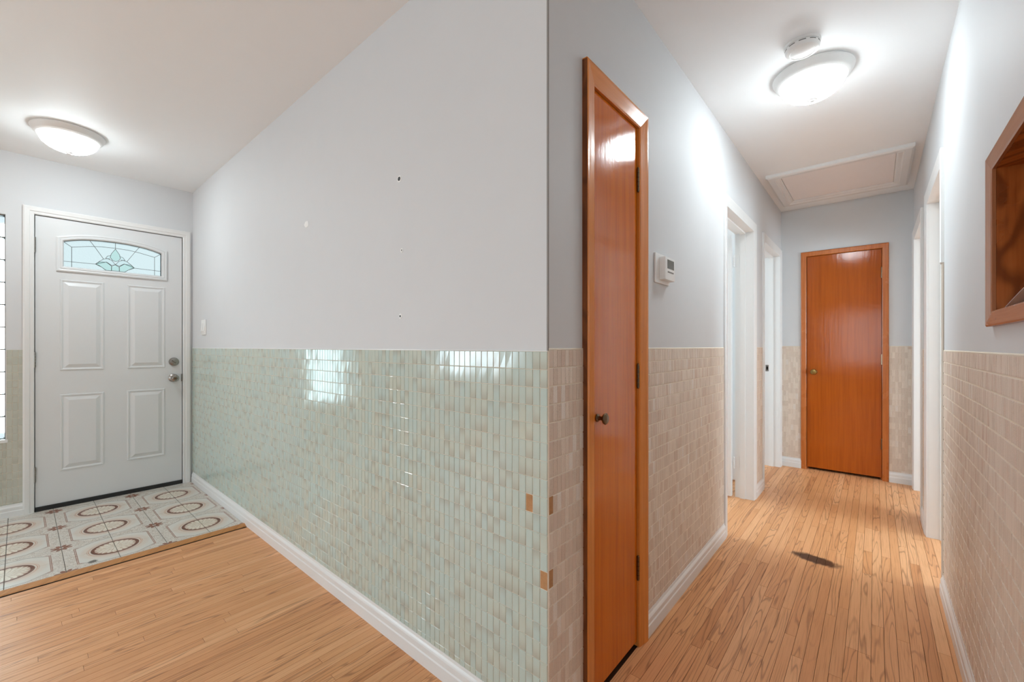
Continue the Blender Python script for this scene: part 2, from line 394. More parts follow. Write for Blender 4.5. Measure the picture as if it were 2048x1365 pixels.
mb.box(-.8, .36, 5.4, 5.45, 0, H).box(-.85, -.8, 4.904, 5.45, 0, H).box(.36, .41, 4.904, 5.45, 0, H)
struct('wall_closet', mb, M['dark'], 'inner walls of the two hallway closets, coloured dark as unlit', 'wall')
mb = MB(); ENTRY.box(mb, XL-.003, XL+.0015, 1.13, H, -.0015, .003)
struct('trim_1', mb, M['mid_grey'], 'thin darker grey strip where the entry wall meets the hallway', 'trim')  # grey strip drawing the thin dark line down the corner

# ------------------------------------------------------------------ oak strips
PW = .0375
def floor_strips():
    cand = []; k = 0; x = XL-PW*62
    rng = random.Random(5)
    while x < 1.58:
        xa, xb = max(x, -3.03), min(x+PW, 1.58)
        if xb-xa > .008:
            mid = (xa+xb)/2
            hall = XL < mid < XR
            yend = YE+T if hall else YG
            y = -1.6-rng.random()*.8
            while y < yend:
                L = rng.choice((.35, .55, .75, .95, 1.2, 1.5))*(.85+.3*rng.random())
                ye = min(y+L, yend)
                if yend-ye < .2: ye = yend
                cand.append((xa+.0006, xb-.0006, max(y, -1.6)+.0005, ye-.0005, rng.random())); y = ye
        x += PW; k += 1
    # oak inside the doorways
    for a, b, y0, y1 in ((-3.2, XL, 2.78, 3.56), (-3.2, XL, 3.92, 4.70), (XR, 3.2, 2.81, 3.555), (XR, 3.2, 3.92, 4.645)):
        n = 0
        if a < -1:
            xs = [XL-PW*i for i in range(0, 10)]
        else: xs = [XL+PW*(26+i) for i in range(0, 10)]
        for q in xs: cand.append((q-PW+.0004, q-.0004, y0, y1, rng.random()))
    def score(c):
        u = px(((c[0]+c[1])/2, (c[2]+c[3])/2, 0))
        return pxarea([(c[0], c[2], 0), (c[1], c[2], 0), (c[1], c[3], 0), (c[0], c[3], 0)]) if u or True else 0
    cand.sort(key=score, reverse=True)
    for c in cand[:300]:
        m = MB().box(c[0], c[1], c[2], c[3], -.0118, 0, c[4])
        m.build('plank', M['oak'], floor, origin=((c[0]+c[1])/2, (c[2]+c[3])/2, 0))
    m = MB()
    for c in cand[300:]: m.box(c[0], c[1], c[2], c[3], -.0118, 0, c[4])
    o = m.build('plank_field', M['oak'], floor); o['kind'] = 'stuff'
floor_strips()
m = MB().box(-4.36, 1.6, -4.0, -1.605, -.0119, -.0003).box(-3.2, XL-T, 1.9, 4.9, -.0119, -.0006).box(XR+T, 3.2, 1.9, 4.9, -.0119, -.0006).box(-4.36, -3.035, -1.6, -1.08, -.0119, -.0003)
m.build('plank_field', M['oak'], floor)['kind'] = 'stuff'

# foyer tiles: 8 inch tiles, four of them carry one medallion
foyer = struct('floor_foyer', MB().box(XF, -3.05, -1.06, YG, -.0119, .0035), M['grout_grey'], 'patterned ceramic tile floor in front of the front door', 'floor')
TX = [-4.36]+[-3.674+.20175*k for k in (-3, -2, -1, 0, 1, 2)]+[-3.062]
TX = [-4.36, -4.279, -4.0775, -3.8757, -3.674, -3.4722, -3.2705, -3.0685]
TY = [-1.055, -.8550, -.6532, -.4515, -.2497, -.0480, .1538, .3555, .5573, .7590, .938]
for i in range(len(TX)-1):
    for j in range(len(TY)-1):
        x0, x1, y0, y1 = TX[i]+.0004, TX[i+1]-.0004, TY[j]+.0014, TY[j+1]-.0014
        b_ = .001; v = [(x0, y0, .0), (x1, y0, .0), (x1, y1, .0), (x0, y1, .0), (x0, y0, .0065), (x1, y0, .0065), (x1, y1, .0065), (x0, y1, .0065),
             (x0+b_, y0+b_, .0075), (x1-b_, y0+b_, .0075), (x1-b_, y1-b_, .0075), (x0+b_, y1-b_, .0075)]
        f = [(8, 9, 10, 11)]+[(k, (k+1) % 4, 4+(k+1) % 4, 4+k) for k in range(4)]+[(4+k, 4+(k+1) % 4, 8+(k+1) % 4, 8+k) for k in range(4)]
        MB().add(v, f).build('tile', M['foyer_tile'], foyer, origin=((x0+x1)/2, (y0+y1)/2, .004))
mb = MB().sweep([(-3.072, -1.06, 0), (-3.072, -1.06, .010), (-3.058, -1.06, .012), (-3.03, -1.06, .004), (-3.024, -1.06, 0)],
                [(-3.072, .938, 0), (-3.072, .938, .010), (-3.058, .938, .012), (-3.03, .938, .004), (-3.024, .938, 0)])
struct('trim_2', mb, M['strip_wood'], 'wooden reducer strip between the foyer tiles and the oak floor', 'trim')

# ------------------------------------------------------------------ wall tiles
def wall_tiles(P, parent, rects, tw, th_, ztop, mat, grout, thick=.004, gap=.0016, gapz=None, skip=(), stagger=False, tilt=.00012, seed=1, from_hi=False, single=300):
    """rects: (s0, s1, zlow); tiles as pillow-topped pieces on a grout bed"""
    rng = random.Random(seed); g = MB(); cand = []
    for s0, s1, zl in rects:
        P.box(g, s0, s1, zl, ztop, 0, thick*.55)
        n = int(math.ceil((s1-s0)/tw-.05)); cw = (s1-s0)/n if abs((s1-s0)/tw-round((s1-s0)/tw)) < .25 else tw
        for i in range(n):
            a = s1-(i+1)*cw if from_hi else s0+i*cw
            b = a+cw; a = max(a, s0); b = min(b, s1)
            if b-a < .006: continue
            z = ztop; k = 0
            if stagger: z = ztop+th_*rng.choice((0, 0, .5))
            while z > zl+.004:
                za, zb = max(z-th_, zl), min(z, ztop)
                if zb-za > .006:
                    key = (i if not from_hi else i, k)
                    if key not in skip: cand.append((a, b, za, zb, rng.random(), rng.randrange(10**6)))
                z -= th_; k += 1
    g.build('grout_bed', grout, parent)
    def geo(c, centre=False):
        a, b, za, zb, r, sd = c; q = random.Random(sd); h = gap/2; hz = (gapz or gap)/2; e = .0011
        t = [thick+q.uniform(-1, 1)*tilt*(2.2 if True else 1) for _ in range(4)]
        if centre: ca, cz = (a+b)/2, (za+zb)/2
        pts = [(a+h, za+hz, 0), (b-h, za+hz, 0), (b-h, zb-hz, 0), (a+h, zb-hz, 0)]
        mid = [(s_, z_, thick*.75) for s_, z_, _ in pts]
        top = [(a+h+e, za+hz+e, t[0]), (b-h-e, za+hz+e, t[1]), (b-h-e, zb-hz-e, t[2]), (a+h+e, zb-hz-e, t[3])]
        f = [(8, 9, 10, 11)]+[(k, (k+1) % 4, 4+(k+1) % 4, 4+k) for k in range(4)]+[(4+k, 4+(k+1) % 4, 8+(k+1) % 4, 8+k) for k in range(4)]
        return [P(*w_) for w_ in pts+mid+top], f, r
    cand.sort(key=lambda c: pxarea([P(c[0], c[2]), P(c[1], c[2]), P(c[1], c[3]), P(c[0], c[3])]), reverse=True)
    shared = {}
    for c in cand[:single]:
        ctr = P((c[0]+c[1])/2, (c[2]+c[3])/2)
        key = (round(c[1]-c[0], 4), round(c[3]-c[2], 4), c[5] % 12)
        if key in shared:
            o = bpy.data.objects.new('tile', shared[key]); COL.objects.link(o); o.parent = parent; o.location = ctr-wpos(parent)
        else:
            v, f, r = geo(c); o = MB().add(v, f, r).build('tile', mat, parent, origin=ctr); shared[key] = o.data
    m_ = MB()
    for c in cand[single:]: m_.add(*geo(c))
    if m_.v: m_.build('tile_field', mat, parent)['kind'] = 'stuff'

ZB = .088
wall_tiles(ENTRY, wall_entry, [(XF, XL, ZB)], .0257, .051, 1.128, M['green_tile'], M['grout'], from_hi=True, seed=3,
           skip={(2, 8), (0, 12), (3, 19)})
wall_tiles(LEFT, wall_left, [(YG, 1.133, ZB), (1.592, 2.737, ZB), (3.605, 3.875, ZB)], .0201, .051, 1.133, M['beige_tile'], M['grout_beige'], thick=.0035, gap=.0007, gapz=.0031, skip={(0, 8), (0, 12)}, seed=4, tilt=.0002)
wall_tiles(RIGHT, wall_right, [(.96, 2.77, ZB), (3.60, 3.875, ZB)], .0201, .051, 1.122, M['beige_tile'], M['grout_beige'], thick=.0035, gap=.0007, gapz=.0042, seed=5, tilt=.0002)
wall_tiles(END, wall_end, [(XL, -.524, ZB), (.091, XR, ZB)], .0195, .0495, 1.143, M['beige_tile'], M['grout_beige'], thick=.0035, gap=.0010, gapz=.0012, stagger=True, seed=6)
wall_tiles(FRONT, wall_front, [(-.056, .02, ZB), (-1.2, -.53, ZB)], .0254, .051, 1.121, M['grey_tile'], M['grout'], seed=7)
wall_tiles(FRONT, wall_front, [(-.53, -.056, ZB)], .0254, .051, .506, M['grey_tile'], M['grout'], seed=8)
# exposed adhesive where tiles are missing
def hole_fill(P, s0, s1, z0, z1):
    m_ = MB(); P.box(m_, s0+.0012, s1-.0012, z0+.0012, z1-.0012, .002, .0028); return m_
hole_fill(ENTRY, XL-3*.0257, XL-2*.0257, 1.128-9*.051, 1.128-8*.051).build('adhesive_patch', M['plaster'], wall_entry)
hole_fill(ENTRY, XL-.0257, XL, 1.128-13*.051, 1.128-12*.051).build('adhesive_patch', M['plaster'], wall_entry)
hole_fill(ENTRY, XL-4*.0257, XL-3*.0257, 1.128-20*.051, 1.128-19*.051).build('adhesive_patch', M['plaster'], wall_entry)
for a, b in ((8, 9), (12, 13)):
    hole_fill(LEFT, YG, YG+.0201, 1.133-b*.051, 1.133-a*.051).build('adhesive_patch', M['plaster'], wall_left)

# caps of paint along the top of the wainscot
for P, par, s0, s1, z in ((ENTRY, wall_entry, XF, XL, 1.128), (LEFT, wall_left, YG, 1.133, 1.133), (LEFT, wall_left, 1.592, 2.737, 1.133), (LEFT, wall_left, 3.605, 3.875, 1.133), (RIGHT, wall_right, .96, 2.77, 1.122), (RIGHT, wall_right, 3.6, 3.875, 1.122), (END, wall_end, XL, -.524, 1.143), (END, wall_end, .091, XR, 1.143)):
    m_ = MB(); m_.sweep([P(s0, z, 0), P(s0, z, .0035), P(s0, z+.003, .002), P(s0, z+.004, 0)], [P(s1, z, 0), P(s1, z, .0035), P(s1, z+.003, .002), P(s1, z+.004, 0)])
    m_.build('top_edge', M['grout_beige'] if P is not ENTRY else M['white'], par)

# ------------------------------------------------------------------ baseboards
BP = [(0, 0), (.015, 0), (.015, .044), (.0135, .047), (.0125, .049), (.0125, .068), (.010, .074), (.0065, .080), (.005, .090), (0, .090)]
def baseboard(name, P, s0, s1, label):
    struct(name, MB().sweep([P(s0, z, d) for d, z in BP], [P(s1, z, d) for d, z in BP]), M['white'], label, 'baseboard')
baseboard('baseboard_entry', ENTRY, XF+.02, XL+.004, 'white stepped baseboard under the green tiles')
baseboard('baseboard_left', LEFT, 1.592, 2.737, 'white baseboard on the left hallway wall after the wooden closet door')
baseboard('baseboard_left_far', LEFT, 3.605, 3.875, 'short white baseboard between the two left hallway doorways')
baseboard('baseboard_left_near', LEFT, YG-.0, 1.133, 'short white baseboard on the narrow beige tile strip at the corner')
baseboard('baseboard_right', RIGHT, .96, 2.77, 'white baseboard along the right hallway wall under the niche')
baseboard('baseboard_right_far', RIGHT, 3.60, 3.875, 'short white baseboard between the two right hallway doorways')
baseboard('baseboard_end_left', END, XL, -.524, 'short white baseboard left of the far wooden door')
baseboard('baseboard_end_right', END, .091, XR, 'short white baseboard right of the far wooden door')
baseboard('baseboard_front', FRONT, -4.0, .02, 'white baseboard left of the front door')

# ------------------------------------------------------------------ doors
def casing(P, lo, hi, top, wd, prof, mat, mat_h, parent, near_cut=None, closed=None):
    """prof [(t, d)] from opening edge outward; legs mitred to the head"""
    pr = [(0, 0)]+prof+[(prof[-1][0], 0)]
    bot = closed if closed is not None else 0
    zb = lambda t: (bot-t) if closed is not None else 0
    zl = zb
    if near_cut:
        MB().sweep([P(lo-t, near_cut, d) for t, d in pr], [P(lo-t, top+t, d) for t, d in pr]).build('casing', mat, parent)
        m_ = MB(); P.box(m_, lo-wd, lo, 0, near_cut, 0, .0045); o = m_.build('casing', M['tan_strip'], parent); o['label'] = 'thin tan strip below the white casing leg'  # flat tan strip in place of the lower casing leg
    else: MB().sweep([P(lo-t, zl(t), d) for t, d in pr], [P(lo-t, top+t, d) for t, d in pr]).build('casing', mat, parent)
    MB().sweep([P(hi+t, zl(t), d) for t, d in pr], [P(hi+t, top+t, d) for t, d in pr]).build('casing', mat, parent)
    MB().sweep([P(lo-t, top+t, d) for t, d in pr], [P(hi+t, top+t, d) for t, d in pr]).build('head_casing', mat_h, parent)
    if closed is not None:
        MB().sweep([P(lo-t, bot-t, d) for t, d in pr], [P(hi+t, bot-t, d) for t, d in pr]).build('sill_casing', mat_h, parent)
def jamb(P, lo, hi, top, mat, parent, th=.02, stop=-.05, depth=T, stops=True):
    for a, b in ((lo-th, lo), (hi, hi+th)):
        m_ = MB(); P.box(m_, a, b, 0, top, -depth, .0005); m_.build('jamb', mat, parent)
    m_ = MB(); P.box(m_, lo-th, hi+th, top, top+th, -depth, .0005); m_.build('head_jamb', mat, parent)
    if stops:
        for a, b in ((lo, lo+.011), (hi-.011, hi)):
            m_ = MB(); P.box(m_, a, b, 0, top-.011, stop-.035, stop); m_.build('door_stop', mat, parent)
        m_ = MB(); P.box(m_, lo, hi, top-.011, top, stop-.035, stop); m_.build('door_stop', mat, parent)
def hinge(P, s, z, d, mat, parent, leaf=.022, hgt=.085, side=1):
    m_ = MB(); axis = Matrix.Translation(P(s, z-hgt/2, d)); n = 5
    for k in range(n):
        h0 = hgt*k/n+.0006; h1 = hgt*(k+1)/n-.0006
        m_.lathe([(.0, h0), (.0055, h0), (.0055, h1), (.0, h1)], axis, 10)
    m_.lathe([(0, -.006), (.004, -.004), (.0045, 0), (0, 0)], axis, 10); m_.lathe([(0, hgt), (.0045, hgt), (.004, hgt+.004), (0, hgt+.006)], axis, 10)
    P.box(m_, s, s+side*leaf, z-hgt/2, z+hgt/2, d-.006, d-.0035)
    return m_.build('hinge', mat, parent, smooth=True)

RANCH = [(0, .008), (.006, .0105), (.03, .0145), (.050, .0185), (.057, .019), (.060, .016)]
WHITE_RANCH = [(0, .007), (.008, .009), (.030, .011), (.052, .014), (.060, .0145), (.065, .011)]
FLAT = [(0, .009), (.004, .012), (.036, .013), (.042, .010)]
FRONTC = [(0, .008), (.006, .011), (.018, .011), (.022, .015), (.044, .016), (.052, .012)]

# front door -------------------------------------------------------
D1 = empty('door_1', (XF, .475, 0), 'white panelled front door with a leaded arched lite', 'door', 'structure')
casing(FRONT, .066, .884, 2.048, .052, FRONTC, M['white'], M['white'], D1)
jamb(FRONT, .066, .884, 2.048, M['white'], D1, th=.012, stop=-.048)
LO, HI, ZB0, ZT0 = .071, .879, .036, 2.043
d0, d1 = -.046, -.004
ARCH = [(.205, 1.712), (.205, 1.889), (.25, 1.904), (.294, 1.915), (.339, 1.922), (.402, 1.928), (.475, 1.930), (.548, 1.928), (.611, 1.922), (.656, 1.915), (.700, 1.904), (.745, 1.889), (.745, 1.712)]
slab = MB()
FRONT.box(slab, LO, .205, ZB0, ZT0, d0, d1); FRONT.box(slab, .745, HI, ZB0, ZT0, d0, d1); FRONT.box(slab, .205, .745, ZB0, 1.712, d0, d1)
for (sa, za), (sb, zb_) in zip(ARCH[1:-2], ARCH[2:-1]):
    A = [FRONT(sa, za, d0), FRONT(sb, zb_, d0), FRONT(sb, ZT0, d0), FRONT(sa, ZT0, d0)]
    B = [FRONT(sa, za, d1), FRONT(sb, zb_, d1), FRONT(sb, ZT0, d1), FRONT(sa, ZT0, d1)]
    slab.sweep(A, B)
slab = slab.build('slab', M['door_white'], D1)
def ring(P, loops, parent, name, mat, fill=False):
    """loops: list of (outline pts, d)"""
    m_ = MB(); n = len(loops[0][0]); vs = []; fs = []
    for pts, d in loops: vs += [P(s_, z_, d) for s_, z_ in pts]
    for i in range(len(loops)-1):
        for k in range(n): fs.append((i*n+k, i*n+(k+1) % n, (i+1)*n+(k+1) % n, (i+1)*n+k))
    if fill: fs.append(tuple((len(loops)-1)*n+k for k in range(n)))
    return m_.add(vs, fs).build(name, mat, parent)
def rect(a, b, c, d, i=0): return [(a+i, c+i), (b-i, c+i), (b-i, d-i), (a+i, d-i)]
for a, b, c, d in ((.185, .413, .972, 1.620), (.540, .770, .972, 1.620), (.185, .413, .262, .804), (.540, .770, .262, .804)):
    ring(FRONT, [(rect(a, b, c, d, 0), d1-.001), (rect(a, b, c, d, .004), d1+.0045), (rect(a, b, c, d, .011), d1+.0045), (rect(a, b, c, d, .016), d1+.0006), (rect(a, b, c, d, .022), d1+.0006), (rect(a, b, c, d, .044), d1+.0085)], slab, 'panel', M['door_white'], True)
# lite: frame, glass, cames and bevels
def arch_off(o, zb=1.712):
    pts = [(.205-o, zb-o), (.205-o, 1.889+o*.75)]
    pts += [(s_+(s_-.475)*o*3.7 if False else s_, z_+o) for s_, z_ in ARCH[2:-2]]
    return pts+[(.745+o, 1.889+o*.75), (.745+o, zb-o)]
fr = ring(FRONT, [(arch_off(.036), d1-.001), (arch_off(.036), d1+.010), (arch_off(.028), d1+.0125), (arch_off(.020), d1+.010), (arch_off(.016), d1+.013), (arch_off(.006), d1+.012), (arch_off(.0), d1+.004), (arch_off(0), -.03)], slab, 'lite_frame', M['door_white'])
g_ = MB(); g_.sweep([FRONT(s_, z_, -.028) for s_, z_ in ARCH], [FRONT(s_, z_, -.022) for s_, z_ in ARCH])
pane = g_.build('lite_pane', M['lite_glass'], slab)
def tube(m_, P, pts, r, d):
    for (a, za), (b, zb_) in zip(pts[:-1], pts[1:]):
        p0, p1 = P(a, za, d), P(b, zb_, d); L = (p1-p0).length
        if L < 1e-5: continue
        mt = (p1-p0).to_track_quat('Z', 'Y').to_matrix().to_4x4(); mt.translation = p0
        m_.lathe([(r, -r*.4), (r, L+r*.4)], mt, 6)
TEAR = [(.476, 1.884), (.453, 1.844), (.447, 1.817), (.459, 1.797), (.476, 1.789), (.493, 1.797), (.504, 1.817), (.499, 1.844)]
EARL = [(.448, 1.830), (.433, 1.825), (.422, 1.806), (.446, 1.804)]
PETL = [(.367, 1.754), (.389, 1.778), (.411, 1.798), (.433, 1.805), (.456, 1.794), (.476, 1.766), (.455, 1.756), (.427, 1.778)]
LOWL = [(.367, 1.754), (.389, 1.774), (.427, 1.776), (.454, 1.752), (.453, 1.716), (.424, 1.716), (.402, 1.735)]
MID = [(.455, 1.750), (.476, 1.763), (.497, 1.750), (.498, 1.718), (.454, 1.718)]
mir = lambda pts: [(.952-a, b) for a, b in pts]
for pts, big in ((TEAR, 1), (EARL, 0), (mir(EARL), 0), (PETL, 0), (mir(PETL), 0), (LOWL, 1), (mir(LOWL), 1), (MID, 1)):
    cs = sum(a for a, b in pts)/len(pts); cz = sum(b for a, b in pts)/len(pts)
    sh = lambda k: [(cs+(a-cs)*k, cz+(b-cz)*k) for a, b in pts]
    ring(FRONT, [(pts, -.022), (sh(.97), -.019), (sh(.62), -.0165)], pane, 'glass_bevel', M['bevel_glass'] if big else M['lite_glass'], True)
for pts in ([(.205, 1.889), (.245, 1.858), (.339, 1.879), (.402, 1.888), (.476, 1.890), (.550, 1.888), (.611, 1.879), (.706, 1.858), (.745, 1.889)], [(.245, 1.858), (.245, 1.712)], [(.706, 1.858), (.706, 1.712)],
            [(.205, 1.751), (.367, 1.754), (.384, 1.748), (.402, 1.735), (.424, 1.714)], [(.745, 1.751), (.585, 1.754), (.568, 1.748), (.550, 1.735), (.528, 1.714)],
            [(.338, 1.922), (.364, 1.880), (.411, 1.798)], [(.614, 1.922), (.588, 1.880), (.541, 1.798)], [(.476, 1.930), (.476, 1.884)],
            TEAR+TEAR[:1], EARL, mir(EARL), PETL+PETL[:1], mir(PETL)+mir(PETL)[:1], LOWL+LOWL[:1], mir(LOWL)+mir(LOWL)[:1], MID+MID[:1]):
    m_ = MB(); tube(m_, FRONT, pts, .0016, -.0205); m_.build('lead_came', M['lead'], pane)
for z in (1.84, 1.05, .262): hinge(FRONT, .069, z, .003, M['hinge'], D1, leaf=-.004, hgt=.10)
m_ = MB(); FRONT.box(m_, LO, HI, .004, .034, -.05, .0035); FRONT.box(m_, LO, HI, .028, .037, -.05, .006); m_.build('threshold_sweep', M['rubber'], D1)
m_ = MB(); FRONT.box(m_, .066, .884, -.01, .006, -.12, .004); m_.build('threshold', M['nickel'], D1)
# deadbolt turn and knob
mt = FRONT.mat(.826, 1.018, d1)
m_ = MB().lathe([(.0, 0), (.034, 0), (.034, .004), (.030, .012), (.022, .014), (0, .014)], mt, 32); dead = m_.build('deadbolt', M['nickel'], D1, smooth=True)
m_ = MB(); mm = mt @ Matrix.Rotation(math.radians(-35), 4, 'Z')
m_.add([mm @ Vector(q) for q in [(-.018, -.004, .012), (.018, -.004, .012), (.018, .004, .012), (-.018, .004, .012), (-.014, -.0025, .032), (.014, -.0025, .032), (.014, .0025, .032), (-.014, .0025, .032)]], [(0, 1, 2, 3), (4, 5, 6, 7), (0, 1, 5, 4), (1, 2, 6, 5), (2, 3, 7, 6), (3, 0, 4, 7)])
m_.build('turn_piece', M['nickel'], dead)
mt = FRONT.mat(.823, .884, d1)
m_ = MB().lathe([(0, 0), (.033, 0), (.033, .003), (.026, .010), (.013, .014), (.012, .030), (.020, .036), (.027, .044), (.028, .056), (.024, .066), (.014, .069), (.012, .067), (0, .067)], mt, 32); kn = m_.build('knob', M['nickel'], D1, smooth=True)
MB().lathe([(0, .066), (.009, .066), (.009, .071), (0, .072)], mt, 20).build('keyhole', M['bronze'], kn, smooth=True)
m_ = MB(); FRONT.box(m_, .874, .8855, .855, .915, -.03, .0025); m_.build('strike_plate', M['hinge'], D1)

# glass block window ------------------------------------------------
W1 = empty('window_1', (XF, -.29, .525), 'glass block window at the left edge beside the front door', 'window', 'structure')
m_ = MB()
for k in range(11): FRONT.box(m_, -.525, -.06, .525+.1495*k-.004, .525+.1495*k+.004, -.10, -.035)
for k in range(4): FRONT.box(m_, -.525+.155*k-.004, -.525+.155*k+.004, .525, 2.02, -.10, -.035)
m_.build('mortar', M['grout_grey'], W1)
for i in range(3):
    for j in range(10):
        a, b = -.525+.155*i+.004, -.525+.155*(i+1)-.004; c, d = .525+.1495*j+.004, .525+.1495*(j+1)-.004
        ring(FRONT, [(rect(a, b, c, d, .0), -.095), (rect(a, b, c, d, 0), -.04), (rect(a, b, c, d, .008), -.032), (rect(a, b, c, d, .03), -.03)], W1, 'glass_block', M['block_glass'], True)
m_ = MB(); FRONT.box(m_, -.54, -.050, .505, .526, -.10, .008); m_.build('window_sill', M['white'], W1)
# picture window (out of view, reflected in the tiles) and an added, unseen back window for fill light
for nm, P, a, b, lab in (('window_2', FRONT, -3.33, -1.77, 'living room picture window in the front wall, left of the frame'), ('added_window_3', Plane((0, -4.0, 0), (1, 0, 0), (0, 1, 0)), -.88, 1.28, 'added window behind the camera, unseen, for the fill light')):
    W = empty(nm, P((a+b)/2, .67), lab, 'window', 'structure')
    for q0, q1, z0, z1 in ((a, a+.05, .67, 2.03), (b-.05, b, .67, 2.03), (a+.05, b-.05, .67, .72), (a+.05, b-.05, 1.98, 2.03), ((a+b)/2-.02, (a+b)/2+.02, .72, 1.98)):
        m_ = MB(); P.box(m_, q0, q1, z0, z1, -.055, -.015); m_.build('window_frame', M['white'], W)
    casing(P, a, b, 2.03, .06, WHITE_RANCH, M['white'], M['white'], W, closed=.67)

# near closet door ----------------------------------------------------
D2 = empty('door_2', (XL, 1.36, 0), 'narrow varnished wooden closet door beside the tiled corner', 'door', 'structure')
casing(LEFT, 1.193, 1.532, 1.972, .06, RANCH, M['casing_wood'], M['casing_wood_h'], D2)
jamb(LEFT, 1.193, 1.532, 1.972, M['casing_wood'], D2, th=.018, stop=-.038)
m_ = MB(); LEFT.box(m_, 1.196, 1.526, .022, 1.969, -.036, -.001); m_.build('slab', M['door_wood'], D2)
for z in (1.775, 1.03, .30): hinge(LEFT, 1.5295, z, .0035, M['bronze'], D2, leaf=.004)
mt = LEFT.mat(1.226, .909, -.001)
m_ = MB().lathe([(0, 0), (.013, 0), (.013, .003), (.008, .007), (.006, .014), (.008, .020), (.017, .026), (.019, .031), (.016, .034), (0, .0355)], mt, 28); m_.build('knob', M['bronze'], D2, smooth=True)

m_ = MB(); LEFT.box(m_, 1.1318, 1.1331, 0, 2.028, 0, .0172); o = m_.build('casing_edge', M['worn_edge'], D2); o['label'] = 'worn dark brown outer edge of the casing'

# far wooden door -------------------------------------------------------
D5 = empty('door_5', (-.22, YE, 0), 'varnished wooden door closing the far end of the hallway', 'door', 'structure')
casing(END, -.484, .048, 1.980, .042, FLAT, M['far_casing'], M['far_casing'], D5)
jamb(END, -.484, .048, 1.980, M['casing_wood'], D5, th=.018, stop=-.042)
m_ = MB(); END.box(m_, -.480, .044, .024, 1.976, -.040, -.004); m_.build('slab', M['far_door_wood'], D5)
for z in (1.775, 1.03, .31): hinge(END, .046, z, .002, M['bronze'], D5, leaf=.003)
mt = END.mat(-.426, .909, -.004)
MB().lathe([(0, 0), (.024, 0), (.024, .003), (.012, .008), (.010, .022), (.020, .030), (.026, .042), (.022, .054), (.010, .058), (0, .059)], mt, 28).build('knob', M['brass'], D5, smooth=True)

# open white doorways -----------------------------------------------------
D3 = empty('door_3', (XL, 3.17, 0), 'white framed doorway with open door, first on the left after the thermostat', 'door', 'structure')
casing(LEFT, 2.80, 3.54, 1.995, .065, WHITE_RANCH, M['white'], M['white'], D3)
jamb(LEFT, 2.80, 3.54, 1.995, M['white'], D3, stop=-.05)
m_ = MB(); m_.box(-1.53, -.822, 3.497, 3.533, .012, 1.985); leaf = m_.build('slab', M['white'], D3); leaf['label'] = 'white door leaf swung open into the room'
for z in (1.79, .262):
    m_ = MB(); ax = Matrix.Translation((-.812, 3.530, z-.045))
    for k in range(5): m_.lathe([(0, .09*k/5+.001), (.006, .09*k/5+.001), (.006, .09*(k+1)/5-.001), (0, .09*(k+1)/5-.001)], ax, 10)
    m_.box(-.805, -.776, 3.5385, 3.5405, z-.045, z+.045); m_.build('hinge', M['white'], D3, smooth=True)
D4 = empty('door_4', (XL, 4.31, 0), 'white framed doorway with a latch strike, farthest on the left', 'door', 'structure')
casing(LEFT, 3.94, 4.68, 1.995, .065, WHITE_RANCH, M['white'], M['white'], D4)
jamb(LEFT, 3.94, 4.68, 1.995, M['white'], D4, stop=-.05)
m_ = MB(); m_.box(XL-.112, XL-.085, 4.6775, 4.6805, .905, .965); sp = m_.build('strike_plate', M['hinge'], D4)
m_ = MB(); m_.box(XL-.106, XL-.092, 4.6765, 4.678, .92, .95); m_.build('latch_hole', M['dark'], sp)
m_ = MB(); m_.box(-1.53, -.822, 3.947, 3.983, .012, 1.985); m_.build('slab', M['white'], D4)
D6 = empty('door_6', (XR, 3.18, 0), 'white framed doorway nearest on the right wall, after the niche', 'door', 'structure')
casing(RIGHT, 2.83, 3.535, 1.995, .065, WHITE_RANCH, M['white'], M['white'], D6, near_cut=1.53)
jamb(RIGHT, 2.83, 3.535, 1.995, M['white'], D6, stop=-.05)
D7 = empty('door_7', (XR, 4.28, 0), 'white framed doorway farthest on the right, next to the far wall', 'door', 'structure')
casing(RIGHT, 3.94, 4.625, 1.995, .065, WHITE_RANCH, M['white'], M['white'], D7)
jamb(RIGHT, 3.94, 4.625, 1.995, M['white'], D7, stop=-.05)

# ------------------------------------------------------------------ things on walls and ceiling
def ceiling_light(x, y, bowl, label):
    t = empty('ceiling_light', (x, y, H), label, 'ceiling light', group='dome ceiling lights')
    mt = Matrix.Translation((x, y, H)) @ Matrix.Rotation(math.pi, 4, 'X')
    K = .88
    MB().lathe([(r_*K, h_) for r_, h_ in [(.10, 0), (.178, 0), (.183, .005), (.181, .013), (.174, .020), (.170, .030), (.161, .038), (.153, .043), (.148, .042), (.10, .040)]], mt, 64).build('rim', M['plastic'], t, smooth=True)
    pr = [(.147*K*math.cos(a), .041+.082*math.sin(a)) for a in [math.pi/2*k/12 for k in range(13)]]
    MB().lathe([(.146*K, .036)]+pr[:-1]+[(.0, pr[-1][1])], mt, 64).build('glass_bowl', bowl, t, smooth=True)
    MB().lathe([(0, .118), (.022, .119), (.021, .125), (.012, .129), (.009, .133), (0, .135)], mt, 20).build('finial', M['plastic'], t, smooth=True)
    return t
ceiling_light(-.226, 2.455, M['bowl_hall'], 'lit white dome ceiling light in the hallway behind the smoke detector')
ceiling_light(-3.70, .195, M['bowl_foyer'], 'lit white dome ceiling light near the front door')

